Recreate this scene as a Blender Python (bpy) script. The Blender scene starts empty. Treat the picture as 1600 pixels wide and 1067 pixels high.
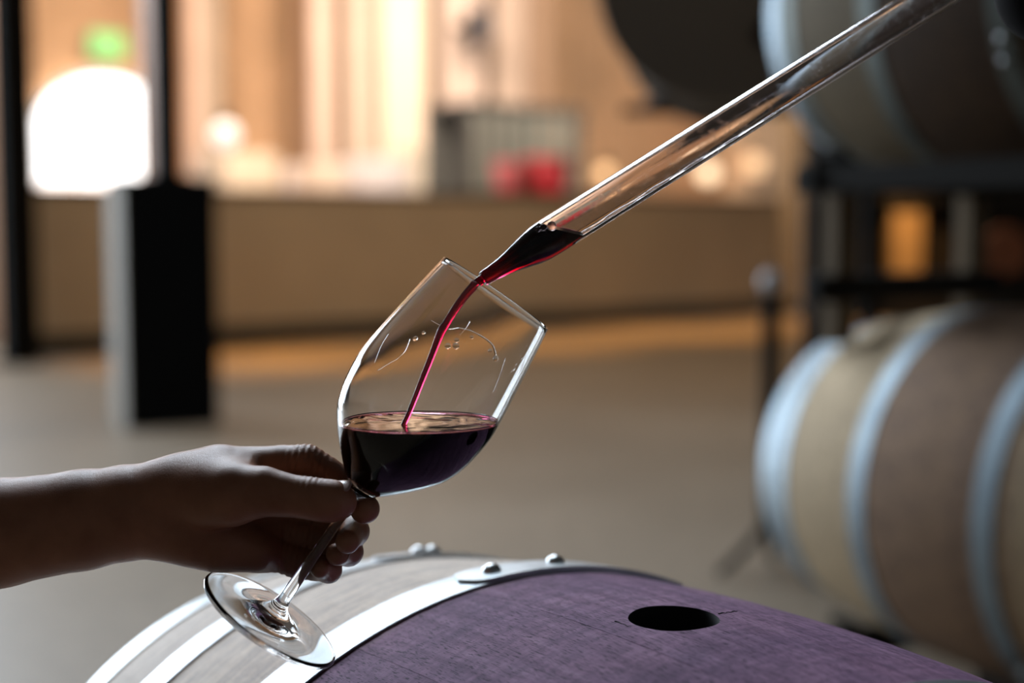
import bpy, bmesh, math, random
import numpy as np
from mathutils import Vector, Matrix

# ------------------------------------------------------------------ camera
SC = bpy.context.scene
COL = SC.collection
FPX = 2222.0
PITCH = math.atan(183.5 / FPX)
CP, SP = math.cos(PITCH), math.sin(PITCH)
CAMH = 1.0
cam_d = bpy.data.cameras.new('camera')
cam = bpy.data.objects.new('camera', cam_d)
COL.objects.link(cam)
cam.location = (0, 0, CAMH)
cam.rotation_euler = (math.pi / 2 - PITCH, 0, 0)
cam_d.sensor_width = 36
cam_d.lens = FPX * 36 / 1600
cam_d.clip_start = .05
cam_d.dof.use_dof = True
cam_d.dof.focus_distance = .79
cam_d.dof.aperture_fstop = 2.8
SC.camera = cam

# ------------------------------------------------------------------ world, lights, exposure
vs = SC.view_settings
vs.view_transform = 'Standard'
vs.look = 'None'
vs.gamma = 1
vs.exposure = 0
vs.use_curve_mapping = False
w = bpy.data.worlds.new('sky')
SC.world = w
w.use_nodes = True
w.node_tree.nodes['Background'].inputs[0].default_value = (.75, .87, 1, 1)
w.node_tree.nodes['Background'].inputs[1].default_value = .8
SC.cycles.max_bounces = 16
SC.cycles.transmission_bounces = 14
SC.cycles.transparent_max_bounces = 12
SC.cycles.glossy_bounces = 6
SC.cycles.diffuse_bounces = 2
SC.cycles.caustics_reflective = False
SC.cycles.caustics_refractive = False
SC.cycles.sample_clamp_indirect = 6
SC.cycles.volume_bounces = 0


def area(name, loc, aim, sx, sy, power, col, spread=180):
    d = bpy.data.lights.new(name, 'AREA')
    d.shape = 'RECTANGLE'
    d.size, d.size_y = sx, sy
    d.energy = power
    d.color = col
    d.spread = math.radians(spread)
    o = bpy.data.objects.new(name, d)
    COL.objects.link(o)
    o.location = loc
    o.rotation_euler = (Vector(aim) - Vector(loc)).to_track_quat('-Z', 'Y').to_euler()
    return o


def spot(name, loc, aim, power, col, ang, blend=.6, rad=.1):
    d = bpy.data.lights.new(name, 'SPOT')
    d.energy = power
    d.color = col
    d.spot_size = math.radians(ang)
    d.spot_blend = blend
    d.shadow_soft_size = rad
    o = bpy.data.objects.new(name, d)
    COL.objects.link(o)
    o.location = loc
    o.rotation_euler = (Vector(aim) - Vector(loc)).to_track_quat('-Z', 'Y').to_euler()
    return o


# grid of the building: the low wall runs along U, the hall lies beyond along V
PH = math.radians(38)
U = Vector((math.cos(PH), math.sin(PH), 0))
V = Vector((-math.sin(PH), math.cos(PH), 0))
W0 = Vector((-3.6, 10.62, 0))


def ray(px, py):
    x = (px - 800) / FPX
    z = -(py - 533.5) / FPX
    return Vector((x, CP + z * SP, -SP + z * CP))


def at_y(px, py, y):
    r = ray(px, py)
    return Vector((0, 0, CAMH)) + r * (y / r.y)


def grid_pt(px, voff, py=350):
    """ground point below the sight line of pixel column px on the line voff beyond the low wall"""
    r = ray(px, py)
    n = Vector((V.x, V.y))
    t = (n.dot(Vector((W0.x, W0.y))) + voff) / (n.x * r.x + n.y * r.y)
    return Vector((r.x * t, r.y * t, 0))


def height(px, py, voff):
    g = grid_pt(px, voff)
    return at_y(px, py, g.y).z


DAY = (.76, .88, 1)
WARM = (1, .62, .28)
area('daylight_door', (-7.2, 10.2, 2.2), (-2.5, 3.0, .9), 4.6, 3.8, 1120, DAY)
area('daylight_roof', (-1.6, 5.6, 5.3), (-.3, 1.2, .8), 3.6, 2.6, 400, DAY, 140)
area('wall_fill', (1.2, 8.6, 5.35), (.2, 11.6, .5), 3.0, 1.0, 150, (1, .74, .45), 150)  # unseen fill added to brighten the low wall and warm the floor
hm = grid_pt(560, 3.2)
for k, (px, vo, pw) in enumerate(((130, .25, 120), (420, .25, 195), (680, .25, 140), (1000, .25, 330))):
    g = grid_pt(px, vo)
    tgt = grid_pt(px, 6.4)
    area('hall_flood', (g.x, g.y, 5.1), (tgt.x, tgt.y, 1.6), 2.0, .6, pw, (1, .83, .69), 150)
for px, pw in ((330, 60), (560, 60), (820, 70), (1080, 80), (1290, 60)):
    g = grid_pt(px, -1.25)
    spot('floor_fill', (g.x, g.y, 4.6), (g.x, g.y, 0), pw * 19, (1, .47, .10), 33, .9, .15)  # unseen spots added for the amber band on the floor

# ------------------------------------------------------------------ helpers: objects


def tag(o, label=None, cat=None, group=None, kind=None):
    for k, v in (('label', label), ('category', cat), ('group', group), ('kind', kind)):
        if v:
            o[k] = v
    return o


def empty(name, loc=(0, 0, 0), rz=0):
    o = bpy.data.objects.new(name, None)
    COL.objects.link(o)
    o.location = loc
    o.rotation_euler = (0, 0, rz)
    o.empty_display_size = .05
    return o


def mesh_obj(name, verts, faces, mat, parent=None, smooth=False, sharp=None):
    me = bpy.data.meshes.new(name)
    me.from_pydata([tuple(v) for v in verts], [], [tuple(f) for f in faces])
    if mat:
        me.materials.append(mat)
    if smooth:
        me.polygons.foreach_set('use_smooth', [True] * len(me.polygons))
        if sharp:
            me.set_sharp_from_angle(angle=math.radians(sharp))
    me.update()
    return link(name, me, parent)


def link(name, me, parent=None):
    o = bpy.data.objects.new(name, me)
    COL.objects.link(o)
    if parent:
        o.parent = parent
    return o


class MB:
    """collects simple shapes into one mesh"""

    def __init__(s):
        s.v, s.f = [], []

    def add(s, v, f):
        n = len(s.v)
        s.v += [tuple(p) for p in v]
        s.f += [tuple(i + n for i in q) for q in f]
        return s

    def box(s, lo, hi, bev=0.0, M=None):
        bm = bmesh.new()
        bmesh.ops.create_cube(bm, size=1)
        lo, hi = Vector(lo), Vector(hi)
        for q in bm.verts:
            q.co = Vector(((lo[i] + hi[i]) / 2 + q.co[i] * (hi[i] - lo[i]) for i in range(3)))
        if bev:
            bmesh.ops.bevel(bm, geom=bm.edges[:], offset=bev, segments=2, profile=.5, affect='EDGES')
        bm.verts.index_update()
        s.add([(M @ q.co) if M else q.co for q in bm.verts], [[q.index for q in f.verts] for f in bm.faces])
        bm.free()
        return s

    def tube(s, pts, rad, n=12, cap=True):
        pts = [Vector(p) for p in pts]
        m = len(pts)
        rad = rad if hasattr(rad, '__len__') else [rad] * m
        vs_, fs = [], []
        ref = None
        for i, p in enumerate(pts):
            t = (pts[min(i + 1, m - 1)] - pts[max(i - 1, 0)]).normalized()
            if ref is None:
                ref = t.orthogonal().normalized()
            ref = (ref - t * ref.dot(t)).normalized()
            b = t.cross(ref)
            for k in range(n):
                a = 2 * math.pi * k / n
                vs_.append(p + (ref * math.cos(a) + b * math.sin(a)) * rad[i])
        for i in range(m - 1):
            for k in range(n):
                k2 = (k + 1) % n
                fs.append((i * n + k, i * n + k2, (i + 1) * n + k2, (i + 1) * n + k))
        if cap:
            fs.append(tuple(range(n))[::-1])
            fs.append(tuple((m - 1) * n + k for k in range(n)))
        return s.add(vs_, fs)

    def lathe(s, prof, n=48, M=None):
        """prof: (radius, height) pairs about local Z; radius 0 makes a pole"""
        vs_, fs, rows = [], [], []
        for r, z in prof:
            if r < 1e-7:
                rows.append([len(vs_)])
                vs_.append(Vector((0, 0, z)))
            else:
                rows.append(list(range(len(vs_), len(vs_) + n)))
                for k in range(n):
                    a = 2 * math.pi * k / n
                    vs_.append(Vector((r * math.cos(a), r * math.sin(a), z)))
        for A, B in zip(rows, rows[1:]):
            for k in range(n):
                k2 = (k + 1) % n
                if len(A) == 1 and len(B) == 1:
                    continue
                if len(A) == 1:
                    fs.append((A[0], B[k2], B[k]))
                elif len(B) == 1:
                    fs.append((A[k], A[k2], B[0]))
                else:
                    fs.append((A[k], A[k2], B[k2], B[k]))
        return s.add([M @ p for p in vs_] if M else vs_, fs)

    def build(s, name, mat, parent=None, smooth=False, sharp=None):
        return mesh_obj(name, s.v, s.f, mat, parent, smooth, sharp)


def axes(origin, z, x=None):
    z = Vector(z).normalized()
    x = Vector(x) if x is not None else z.orthogonal()
    x = (x - z * x.dot(z)).normalized()
    y = z.cross(x)
    M = Matrix.Identity(4)
    for i in range(3):
        M[i][0], M[i][1], M[i][2], M[i][3] = x[i], y[i], z[i], origin[i]
    return M


def grid_box(px0, px1, voff, z0, z1, dep, bev=0.0):
    a, b = grid_pt(px0, voff), grid_pt(px1, voff)
    M = axes((a.x, a.y, 0), (0, 0, 1), (U.x, U.y, 0))
    return MB().box((0, 0, z0), ((b - a).length, dep, z1), bev, M)


# ------------------------------------------------------------------ materials
def mat(name, col, rough=.5, metal=0.0, **kw):
    m = bpy.data.materials.new(name)
    m.use_nodes = True
    b = m.node_tree.nodes['Principled BSDF']
    b.inputs['Base Color'].default_value = (*col, 1)
    b.inputs['Roughness'].default_value = rough
    b.inputs['Metallic'].default_value = metal
    for k, v in kw.items():
        b.inputs[k].default_value = v
    return m


class NT:
    def __init__(s, m):
        s.t = m.node_tree
        s.b = s.t.nodes.get('Principled BSDF')

    def n(s, typ, ins=None, **kw):
        q = s.t.nodes.new(typ)
        for k, v in kw.items():
            setattr(q, k, v)
        for k, v in (ins or {}).items():
            if isinstance(v, bpy.types.NodeSocket):
                s.t.links.new(v, q.inputs[k])
            else:
                q.inputs[k].default_value = v
        return q

    def link(s, a, b):
        s.t.links.new(a, b)

    def ramp(s, fac, stops):
        q = s.n('ShaderNodeValToRGB', {'Fac': fac})
        e = q.color_ramp.elements
        while len(e) < len(stops):
            e.new(.5)
        for i, (p, c) in enumerate(stops):
            e[i].position = p
            e[i].color = (*c, 1) if len(c) == 3 else c
        return q.outputs['Color']

    def mix(s, fac, a, b, mode='MIX'):
        q = s.n('ShaderNodeMix', data_type='RGBA', blend_type=mode)
        for sock, v in ((q.inputs[0], fac), (q.inputs[6], a), (q.inputs[7], b)):
            if isinstance(v, bpy.types.NodeSocket):
                s.t.links.new(v, sock)
            else:
                sock.default_value = v if not isinstance(v, tuple) or len(v) == 4 else (*v, 1)
        return q.outputs[2]

    def bump(s, h, strength, dist=.01):
        q = s.n('ShaderNodeBump', {'Height': h, 'Strength': strength, 'Distance': dist})
        s.link(q.outputs[0], s.b.inputs['Normal'])
        return q


def noisy(name, c1, c2, scale=4.0, rough=.7, bump=.1, metal=0.0, stretch=(1, 1, 1), detail=4.0):
    m = mat(name, c1, rough, metal)
    t = NT(m)
    tc = t.n('ShaderNodeTexCoord')
    mp = t.n('ShaderNodeMapping', {'Vector': tc.outputs['Object'], 'Scale': stretch})
    nz = t.n('ShaderNodeTexNoise', {'Vector': mp.outputs[0], 'Scale': scale, 'Detail': detail})
    t.link(t.ramp(nz.outputs['Fac'], [(.3, c1), (.7, c2)]), t.b.inputs['Base Color'])
    if bump:
        t.bump(nz.outputs['Fac'], bump)
    return m


def glass_mat(name, ior=1.47, col=(1, 1, 1), rough=0.0):
    m = bpy.data.materials.new(name)
    m.use_nodes = True
    t = m.node_tree
    t.nodes.remove(t.nodes['Principled BSDF'])
    g = t.nodes.new('ShaderNodeBsdfGlass')
    g.inputs['IOR'].default_value = ior
    g.inputs['Roughness'].default_value = rough
    g.inputs['Color'].default_value = (*col, 1)
    t.links.new(g.outputs[0], t.nodes['Material Output'].inputs[0])
    return m


def wine_mat():
    m = glass_mat('red_wine', 1.34)
    t = NT(m)
    out = m.node_tree.nodes['Material Output']
    g = [q for q in m.node_tree.nodes if q.type == 'BSDF_GLASS'][0]
    dens = 1500.0
    sig = (380.0, 1490.0, 1080.0)
    va = t.n('ShaderNodeVolumeAbsorption', {'Color': tuple(1 - q / dens for q in sig) + (1,), 'Density': dens})
    t.link(va.outputs[0], out.inputs['Volume'])
    geo = t.n('ShaderNodeNewGeometry')
    sep = t.n('ShaderNodeSeparateXYZ', {0: geo.outputs['True Normal']})
    up = t.n('ShaderNodeMath', {0: sep.outputs['Z'], 1: .97}, operation='GREATER_THAN')
    mp = t.n('ShaderNodeMapping', {'Vector': geo.outputs['Position'], 'Scale': (1, 1.0, 1)})
    nz = t.n('ShaderNodeTexNoise', {'Vector': mp.outputs[0], 'Scale': 40.0, 'Detail': 1.0, 'Distortion': 1.0})
    # the wall of the wine meets glass (index 1.34 against 1.47), its level top meets air
    side = t.n('ShaderNodeAttribute', attribute_name='in_glass')
    iorn = t.n('ShaderNodeMapRange', {'Value': side.outputs['Fac'], 'To Min': 1.34, 'To Max': 1.34 / 1.47})
    t.link(iorn.outputs[0], g.inputs['IOR'])
    h = t.n('ShaderNodeMath', {0: nz.outputs['Fac'], 1: up.outputs[0]}, operation='MULTIPLY')
    bp = t.n('ShaderNodeBump', {'Height': h.outputs[0], 'Strength': .55, 'Distance': .004})
    t.link(bp.outputs[0], g.inputs['Normal'])
    return m


def stave_mat(name='stained_oak', clean_a=(.66, .55, .46), clean_b=(.74, .63, .54), pa=(.155, .08, .137), pb=(.24, .135, .21), pc=(.34, .21, .295)):
    """oak stave: local Y runs along the barrel; wine has stained the middle purple"""
    m = mat(name, (.2, .15, .12), .75, **{'Specular IOR Level': .15})
    t = NT(m)
    tc = t.n('ShaderNodeTexCoord')
    oi = t.n('ShaderNodeObjectInfo')
    rnd = oi.outputs['Random']
    off = t.n('ShaderNodeVectorMath', {0: tc.outputs['Object'], 1: oi.outputs['Location']}, operation='ADD')
    cmb = t.n('ShaderNodeCombineXYZ', {0: rnd, 1: rnd, 2: 0})
    off2 = t.n('ShaderNodeVectorMath', {0: tc.outputs['Object'], 1: cmb.outputs[0]}, operation='ADD')
    mp = t.n('ShaderNodeMapping', {'Vector': off2.outputs[0], 'Scale': (75, 6, 75)})
    grain = t.n('ShaderNodeTexNoise', {'Vector': mp.outputs[0], 'Scale': 2.2, 'Detail': 5, 'Roughness': .65})
    # short dark pores, the open vessels of oak
    mp2 = t.n('ShaderNodeMapping', {'Vector': off2.outputs[0], 'Scale': (1500, 140, 1500)})
    pore = t.n('ShaderNodeTexNoise', {'Vector': mp2.outputs[0], 'Scale': 1.0, 'Detail': 1.5})
    big = t.n('ShaderNodeTexNoise', {'Vector': tc.outputs['Object'], 'Scale': 9.0, 'Detail': 3})
    sep = t.n('ShaderNodeSeparateXYZ', {0: tc.outputs['Object']})
    ab = t.n('ShaderNodeMath', {0: sep.outputs['Y']}, operation='ABSOLUTE')
    wob = t.n('ShaderNodeMath', {0: big.outputs['Fac'], 1: .035, 2: ab.outputs[0]}, operation='MULTIPLY_ADD')
    stain = t.n('ShaderNodeMapRange', {'Value': wob.outputs[0], 'From Min': .150, 'From Max': .205, 'To Min': 1, 'To Max': 0})
    clean = t.ramp(grain.outputs['Fac'], [(.3, clean_a), (.7, clean_b)])
    purple = t.ramp(grain.outputs['Fac'], [(.28, pa), (.5, pb), (.75, pc)])
    blot = t.ramp(big.outputs['Fac'], [(.35, (.72, .68, .8)), (.65, (1.12, 1.05, 1.08))])
    purple = t.mix(1.0, purple, blot, 'MULTIPLY')
    c = t.mix(stain.outputs[0], clean, purple)
    pr = t.ramp(pore.outputs['Fac'], [(.36, (.12, .09, .15)), (.415, (1, 1, 1))])
    pf = t.n('ShaderNodeMapRange', {'Value': stain.outputs[0], 'To Min': .22, 'To Max': .9})
    c = t.mix(pf.outputs[0], c, pr, 'MULTIPLY')
    # faint saw marks across the grain
    mp3 = t.n('ShaderNodeMapping', {'Vector': off2.outputs[0], 'Scale': (30, 150, 30)})
    saw = t.n('ShaderNodeTexNoise', {'Vector': mp3.outputs[0], 'Scale': 1.0, 'Detail': 4, 'Roughness': .7})
    c = t.mix(1.0, c, t.ramp(saw.outputs['Fac'], [(.35, (.80, .80, .84)), (.65, (1.25, 1.24, 1.22))]), 'MULTIPLY')
    t.link(c, t.b.inputs['Base Color'])
    hh = t.n('ShaderNodeMath', {0: grain.outputs['Fac'], 1: pore.outputs['Fac']}, operation='ADD')
    t.bump(hh.outputs[0], .16, .0015)
    return m


M_GLASS = glass_mat('clear_glass')
M_TUBE = glass_mat('thief_glass', 1.47, (.985, .97, .975))
t_ = NT(M_TUBE)
tc_n = t_.n('ShaderNodeTexCoord')
nz_ = t_.n('ShaderNodeTexNoise', {'Vector': tc_n.outputs['Object'], 'Scale': 120.0, 'Detail': 6.0, 'Roughness': .7})
g_ = [q for q in M_TUBE.node_tree.nodes if q.type == 'BSDF_GLASS'][0]
t_.link(t_.ramp(nz_.outputs['Fac'], [(.5, (0, 0, 0)), (.72, (.3, .3, .3))]), g_.inputs['Roughness'])
M_WINE = wine_mat()
M_STAVE = stave_mat()
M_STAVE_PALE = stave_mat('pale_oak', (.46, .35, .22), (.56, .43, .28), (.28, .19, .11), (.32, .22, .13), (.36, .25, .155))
M_STAVE_DARK = stave_mat('shaded_oak', (.12, .09, .052), (.16, .12, .07), (.05, .028, .011), (.065, .037, .015), (.085, .05, .021))  # upper barrel: its weaker light is put into darker wood
M_HEAD = noisy('aged_oak_head', (.16, .12, .085), (.22, .165, .115), 3, .7, .1, stretch=(1, 1, 12))
M_HOLE = mat('near_black_oak', (.006, .005, .006), .9)  # near-black wood inside the bung hole and in the cracks
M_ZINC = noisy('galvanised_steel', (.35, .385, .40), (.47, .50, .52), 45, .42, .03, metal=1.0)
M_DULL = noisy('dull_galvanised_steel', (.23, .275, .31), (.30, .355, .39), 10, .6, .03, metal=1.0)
M_SHADEHOOP = mat('shaded_hoop_steel', (.10, .11, .10), .6, .8)  # upper barrel's hoops, shade put into the colour
M_RIVET = mat('zinc_rivet', (.55, .57, .58), .3, 1.0)
M_STEEL = mat('grey_painted_steel', (.14, .098, .055), .75, **{'Specular IOR Level': .2})
M_DARKSTEEL = mat('dark_rack_steel', (.014, .012, .010), .85, **{'Specular IOR Level': .15})
M_BLACK = mat('black_paint', (.004, .004, .004), .95, **{'Specular IOR Level': .12})
M_FLOOR = None


def floor_mat():
    m = mat('polished_concrete', (.2, .2, .2), .5)
    t = NT(m)
    tc = t.n('ShaderNodeTexCoord')
    a = t.n('ShaderNodeTexNoise', {'Vector': tc.outputs['Object'], 'Scale': .8, 'Detail': 5})
    b = t.n('ShaderNodeTexNoise', {'Vector': tc.outputs['Object'], 'Scale': 14, 'Detail': 6})
    c = t.ramp(a.outputs['Fac'], [(.3, (.175, .135, .095)), (.7, (.235, .185, .135))])
    c2 = t.ramp(b.outputs['Fac'], [(.3, (.85, .85, .85)), (.7, (1.08, 1.08, 1.08))])
    t.link(t.mix(1.0, c, c2, 'MULTIPLY'), t.b.inputs['Base Color'])
    t.b.inputs['Roughness'].default_value = .48
    t.bump(b.outputs['Fac'], .05)
    return m


M_FLOOR = floor_mat()


def brick_mat():
    m = mat('orange_brick', (.5, .3, .17), .85)
    t = NT(m)
    tc = t.n('ShaderNodeTexCoord')
    mp = t.n('ShaderNodeMapping', {'Vector': tc.outputs['Object'], 'Rotation': (math.pi / 2, 0, 0)})
    br = t.n('ShaderNodeTexBrick', {'Vector': mp.outputs[0], 'Color1': (.74, .45, .25, 1), 'Color2': (.64, .38, .20, 1),
                                    'Mortar': (.55, .42, .3, 1), 'Scale': 4.0, 'Mortar Size': .012})
    nz = t.n('ShaderNodeTexNoise', {'Vector': tc.outputs['Object'], 'Scale': .7, 'Detail': 3})
    v = t.ramp(nz.outputs['Fac'], [(.3, (.8, .8, .8)), (.7, (1.15, 1.12, 1.1))])
    t.link(t.mix(1.0, br.outputs['Color'], v, 'MULTIPLY'), t.b.inputs['Base Color'])
    t.bump(br.outputs['Fac'], -.3)
    return m


def emis(name, col, s):
    m = mat(name, col, .4)
    b = m.node_tree.nodes['Principled BSDF']
    b.inputs['Emission Color'].default_value = (*col, 1)
    b.inputs['Emission Strength'].default_value = s
    return m


M_BRICK = brick_mat()
M_PLASTER = noisy('brown_grey_plaster', (.37, .31, .245), (.42, .355, .28), 2, .85, .05)
M_DARKWOOD = noisy('dark_timber', (.022, .014, .008), (.034, .022, .012), 3, .95, .1, stretch=(6, 6, 1))
M_CEIL = mat('dark_ceiling_board', (.12, .11, .10), .9)
M_SHADEWALL = mat('dark_wall_paint', (.07, .065, .06), .9)

# ------------------------------------------------------------------ the setting
CEILZ = 5.5


def struct(o):
    o['kind'] = 'structure'
    return o


struct(MB().box((-14, -3.2, -.12), (16, 36, 0)).build('floor', M_FLOOR))
struct(MB().box((-14, -3.2, CEILZ), (16, 36, CEILZ + .15)).build('ceiling', M_CEIL))

# low wall with its cap and skirting, from the steel post on the left to the timber post on the right
g0, g1 = grid_pt(28, 0), grid_pt(1222, 0)
LW = (g1 - g0).length
ML = axes((g0.x, g0.y, 0), (0, 0, 1), U)
struct(MB().box((0, 0, 0), (LW, .34, 1.245), 0, ML).build('wall_rear', M_PLASTER))
struct(MB().box((0, -.03, 1.245), (LW, .40, 1.285), .006, ML).build('trim_1', mat('dark_cap_board', (.05, .036, .025), .6)))
struct(MB().box((0, -.03, 0), (LW, -.001, .17), .004, ML).build('baseboard_rear', mat('dark_skirting', (.03, .024, .018), .7)))

# far brick wall of the hall
h0, h1 = grid_pt(-250, 7.2), grid_pt(1420, 7.2)
MBK = axes((h0.x, h0.y, 0), (0, 0, 1), U)
HWID = (h1 - h0).length
struct(MB().box((0, 0, 0), (HWID, .3, CEILZ), 0, MBK).build('wall_far', M_BRICK))

# left side wall: a wide loading door lets the daylight in
lx = -10.2
struct(MB().box((lx - .2, -3.2, 0), (lx, 10.6, CEILZ)).build('wall_left', M_SHADEWALL))
wl = MB()
wl.box((lx, 10.4, 0), (-9.7, 10.6, CEILZ))
wl.box((-4.7, 10.4, 0), (-4.2, 10.6, CEILZ))
wl.box((-9.7, 10.4, 4.2), (-4.7, 10.6, CEILZ))
struct(wl.build('wall_loading', M_SHADEWALL))
fr = MB()
fr.box((-9.78, 10.36, 0), (-9.68, 10.64, 4.24))
fr.box((-4.72, 10.36, 0), (-4.62, 10.64, 4.24))
fr.box((-9.68, 10.36, 4.16), (-4.72, 10.64, 4.24))
struct(fr.build('trim_2', M_DARKSTEEL))
struct(MB().box((-10.4, -3.2, 0), (9, -3.0, CEILZ)).build('wall_front', M_SHADEWALL))
# right side: a dark timber partition runs from the end of the low wall towards the camera
MR = axes((g1.x + .95 * U.x + .5 * V.x, g1.y + .95 * U.y + .5 * V.y, 0), (0, 0, 1), -V)
struct(MB().box((0, -.1, 0), (24, .1, CEILZ), 0, MR).build('wall_right', M_DARKWOOD))

# pale door leaf at the far left edge
dl = at_y(-24, 350, 12.3)
MD = axes((dl.x, dl.y, 0), (0, 0, 1), U)
dd = MB().box((-1.1, 0, 0), (.32, .06, CEILZ - .02), .005, MD)
struct(dd.build('door_1', mat('pale_pink_door_paint', (.62, .47, .40), .6)))

# ------------------------------------------------------------------ steel post and black plinth
p = at_y(32, 556, 10.2)
sp_ = empty('steel_post', (p.x, p.y, 0), PH)
tag(sp_, 'black steel post at the left edge, before the end of the low wall', 'post')
MB().box((-.115, -.10, .012), (.115, .10, CEILZ - .02), .004).build('shaft', M_BLACK, sp_)
MB().box((-.15, -.14, 0), (.15, .14, .012), .002).build('base_plate', M_BLACK, sp_)

pl = at_y(201, 668, 6.85)
pr_ = empty('plinth_column', (pl.x, pl.y, 0), math.radians(26))
tag(pr_, 'thick black plinth with a slim black steel column on top, left of the glass', 'column')
M_PSIDE = mat('lit_plinth_side', (.20, .165, .125), .85)  # thin panel carries the daylight on this side as a paler colour
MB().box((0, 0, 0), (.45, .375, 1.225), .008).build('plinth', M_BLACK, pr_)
MB().box((-.012, .01, 0), (0, .365, 1.21), .002).build('lit_side', M_PSIDE, pr_)['label'] = 'side of the plinth with daylight put into its paler colour'
MB().box((.15, .12, 1.225), (.36, .30, 1.24), .002).build('cap_plate', M_BLACK, pr_)
MB().box((.198, .150, 1.24), (.315, .255, CEILZ - .02), .003).build('steel_column', M_BLACK, pr_)

# ------------------------------------------------------------------ hall beyond the low wall
BOARD = [  # px0, px1, distance beyond wall, colour, name, label
    (228, 252, 3.2, (.26, .26, .30), 'pillar', 'pale blue-grey pillar in the hall, just left of the black steel column'),
    (274, 299, 6.2, (.60, .33, .17), 'timber_post', 'orange-brown timber post just right of the black steel column'),
    (300, 322, 5.8, (.72, .50, .38), 'pale_board', 'narrow pinkish board, second upright right of the black steel column'),
    (323, 350, 6.0, (.48, .37, .27), 'pale_board', 'tan-grey board behind the white globe lamp'),
    (467, 490, 5.6, (.36, .21, .12), 'timber_post', 'dark brown timber post right of the bare orange brick'),
    (492, 523, 5.2, (.74, .54, .43), 'pale_board', 'pinkish board standing right of the dark brown post'),
    (524, 547, 5.8, (.58, .39, .25), 'pale_board', 'tan board between the pinkish and the beige boards'),
    (549, 599, 5.3, (.70, .56, .45), 'pale_board', 'broad beige board left of the cream one, above the glass rim'),
    (600, 667, 4.9, (.88, .70, .54), 'pale_board', 'broadest and brightest cream board in the hall'),
    (670, 691, 5.5, (.38, .26, .17), 'timber_post', 'brown timber post right of the broad cream board'),
    (693, 756, 5.1, (.66, .51, .42), 'pale_board', 'pinkish grey board behind the left part of the steel cage'),
    (776, 829, 5.3, (.56, .43, .34), 'pale_board', 'grey-brown board behind the middle of the steel cage'),
    (832, 861, 5.0, (.34, .22, .14), 'timber_post', 'dark brown timber post behind the right part of the steel cage'),
]
for x0, x1, vo, c, nm, lb in BOARD:
    a = grid_pt(x0, vo)
    b = grid_pt(x1, vo)
    o = empty(nm, (a.x, a.y, 0), PH)
    wd = (b - a).length
    mt = noisy(nm, tuple(q * .92 for q in c), tuple(min(1, q * 1.08) for q in c), 2.5, .75, .05, stretch=(5, 5, 1))
    MB().box((0, 0, 0), (wd, .09, CEILZ - .03), .008).build('upright', mt, o)
    MB().box((-.02, -.02, 0), (wd + .02, .11, .12), .008).build('foot', mt, o)
    tag(o, lb, 'pillar' if nm == 'pillar' else 'post' if nm == 'timber_post' else 'board', 'tall uprights in the hall' if nm != 'pillar' else None)

# bracket lamp housing hanging dark in front of the boards
a = grid_pt(748, 4.4)
zt = height(748, 12, 4.4)
ho = empty('junction_box', (a.x, a.y, 0), PH)
tag(ho, 'small dark box fixed high on the pinkish grey board, left of the large drum', 'box')
MB().box((0, 0, zt - .42), (.24, .3, zt), .02).build('housing', mat('dark_grey_plastic', (.06, .055, .06), .6), ho)
MB().box((.08, .3, zt - .25), (.16, .66, zt - .15), .005).build('bracket', M_DARKSTEEL, ho)

# pallet stacks in pale film
FILM = [(356, 440, 2.6, 236, (.82, .66, .50), 'cream wrapped stack below the white globe lamp'),
        (500, 546, 2.4, 252, (.78, .62, .50), 'narrow beige wrapped stack above the left part of the low wall'),
        (582, 641, 2.2, 246, (.72, .66, .66), 'bluish white wrapped stack left of the pale cream one'),
        (682, 740, 2.9, 226, (.80, .70, .54), 'tall cream wrapped stack left of the steel cage')]
for x0, x1, vo, yt, c, lb in FILM:
    a, b = grid_pt(x0, vo), grid_pt(x1, vo)
    wd = (b - a).length
    zt = height(x0, yt, vo)
    o = empty('wrapped_stack', (a.x, a.y, 0), PH)
    tag(o, lb, 'pallet stack', 'wrapped pallet stacks behind the low wall')
    MB().box((0, 0, .15), (wd, .8, zt), .05).build('load', mat('film', c, .35), o, True, 40)
    pm = MB()
    for q in range(3):
        pm.box((0, .02 + q * .33, 0), (wd, .12 + q * .33, .12))
    pm.box((0, 0, .12), (wd, .8, .15))
    pm.build('pallet', noisy('pallet_wood', (.4, .28, .17), (.5, .36, .22)), o)

# steel cage with vertical slats
a, b = grid_pt(728, 1.6), grid_pt(912, 1.6)
wd = (b - a).length
zt = height(800, 163, 1.6)
cg = empty('steel_cage', (a.x, a.y, 0), PH)
tag(cg, 'tall grey-green slatted steel cage behind the red buckets', 'cage')
M_SLAT = mat('grey_green_slat', (.25, .265, .235), .6)
M_SLATD = mat('dark_cage_post', (.10, .10, .095), .5)
for q in (0, wd - .07):
    for y in (0, .7):
        MB().box((q, y, 0), (q + .07, y + .07, zt), .004).build('corner_post', M_SLATD, cg)
for q in range(7):
    x = .09 + q * (wd - .18) / 7
    MB().box((x, .02, .1), (x + (wd - .18) / 7 * .74, .045, zt - .02), .003).build('slat', M_SLAT, cg)
MB().box((0, 0, zt - .05), (wd, .77, zt), .004).build('top_rail', M_SLATD, cg)
MB().box((0, 0, .06), (wd, .77, .11), .004).build('deck', M_SLATD, cg)
MB().box((.05, .66, .1), (wd - .05, .69, zt - .04), .004).build('back_panel', mat('cage_back', (.15, .15, .14), .6), cg)

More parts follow.
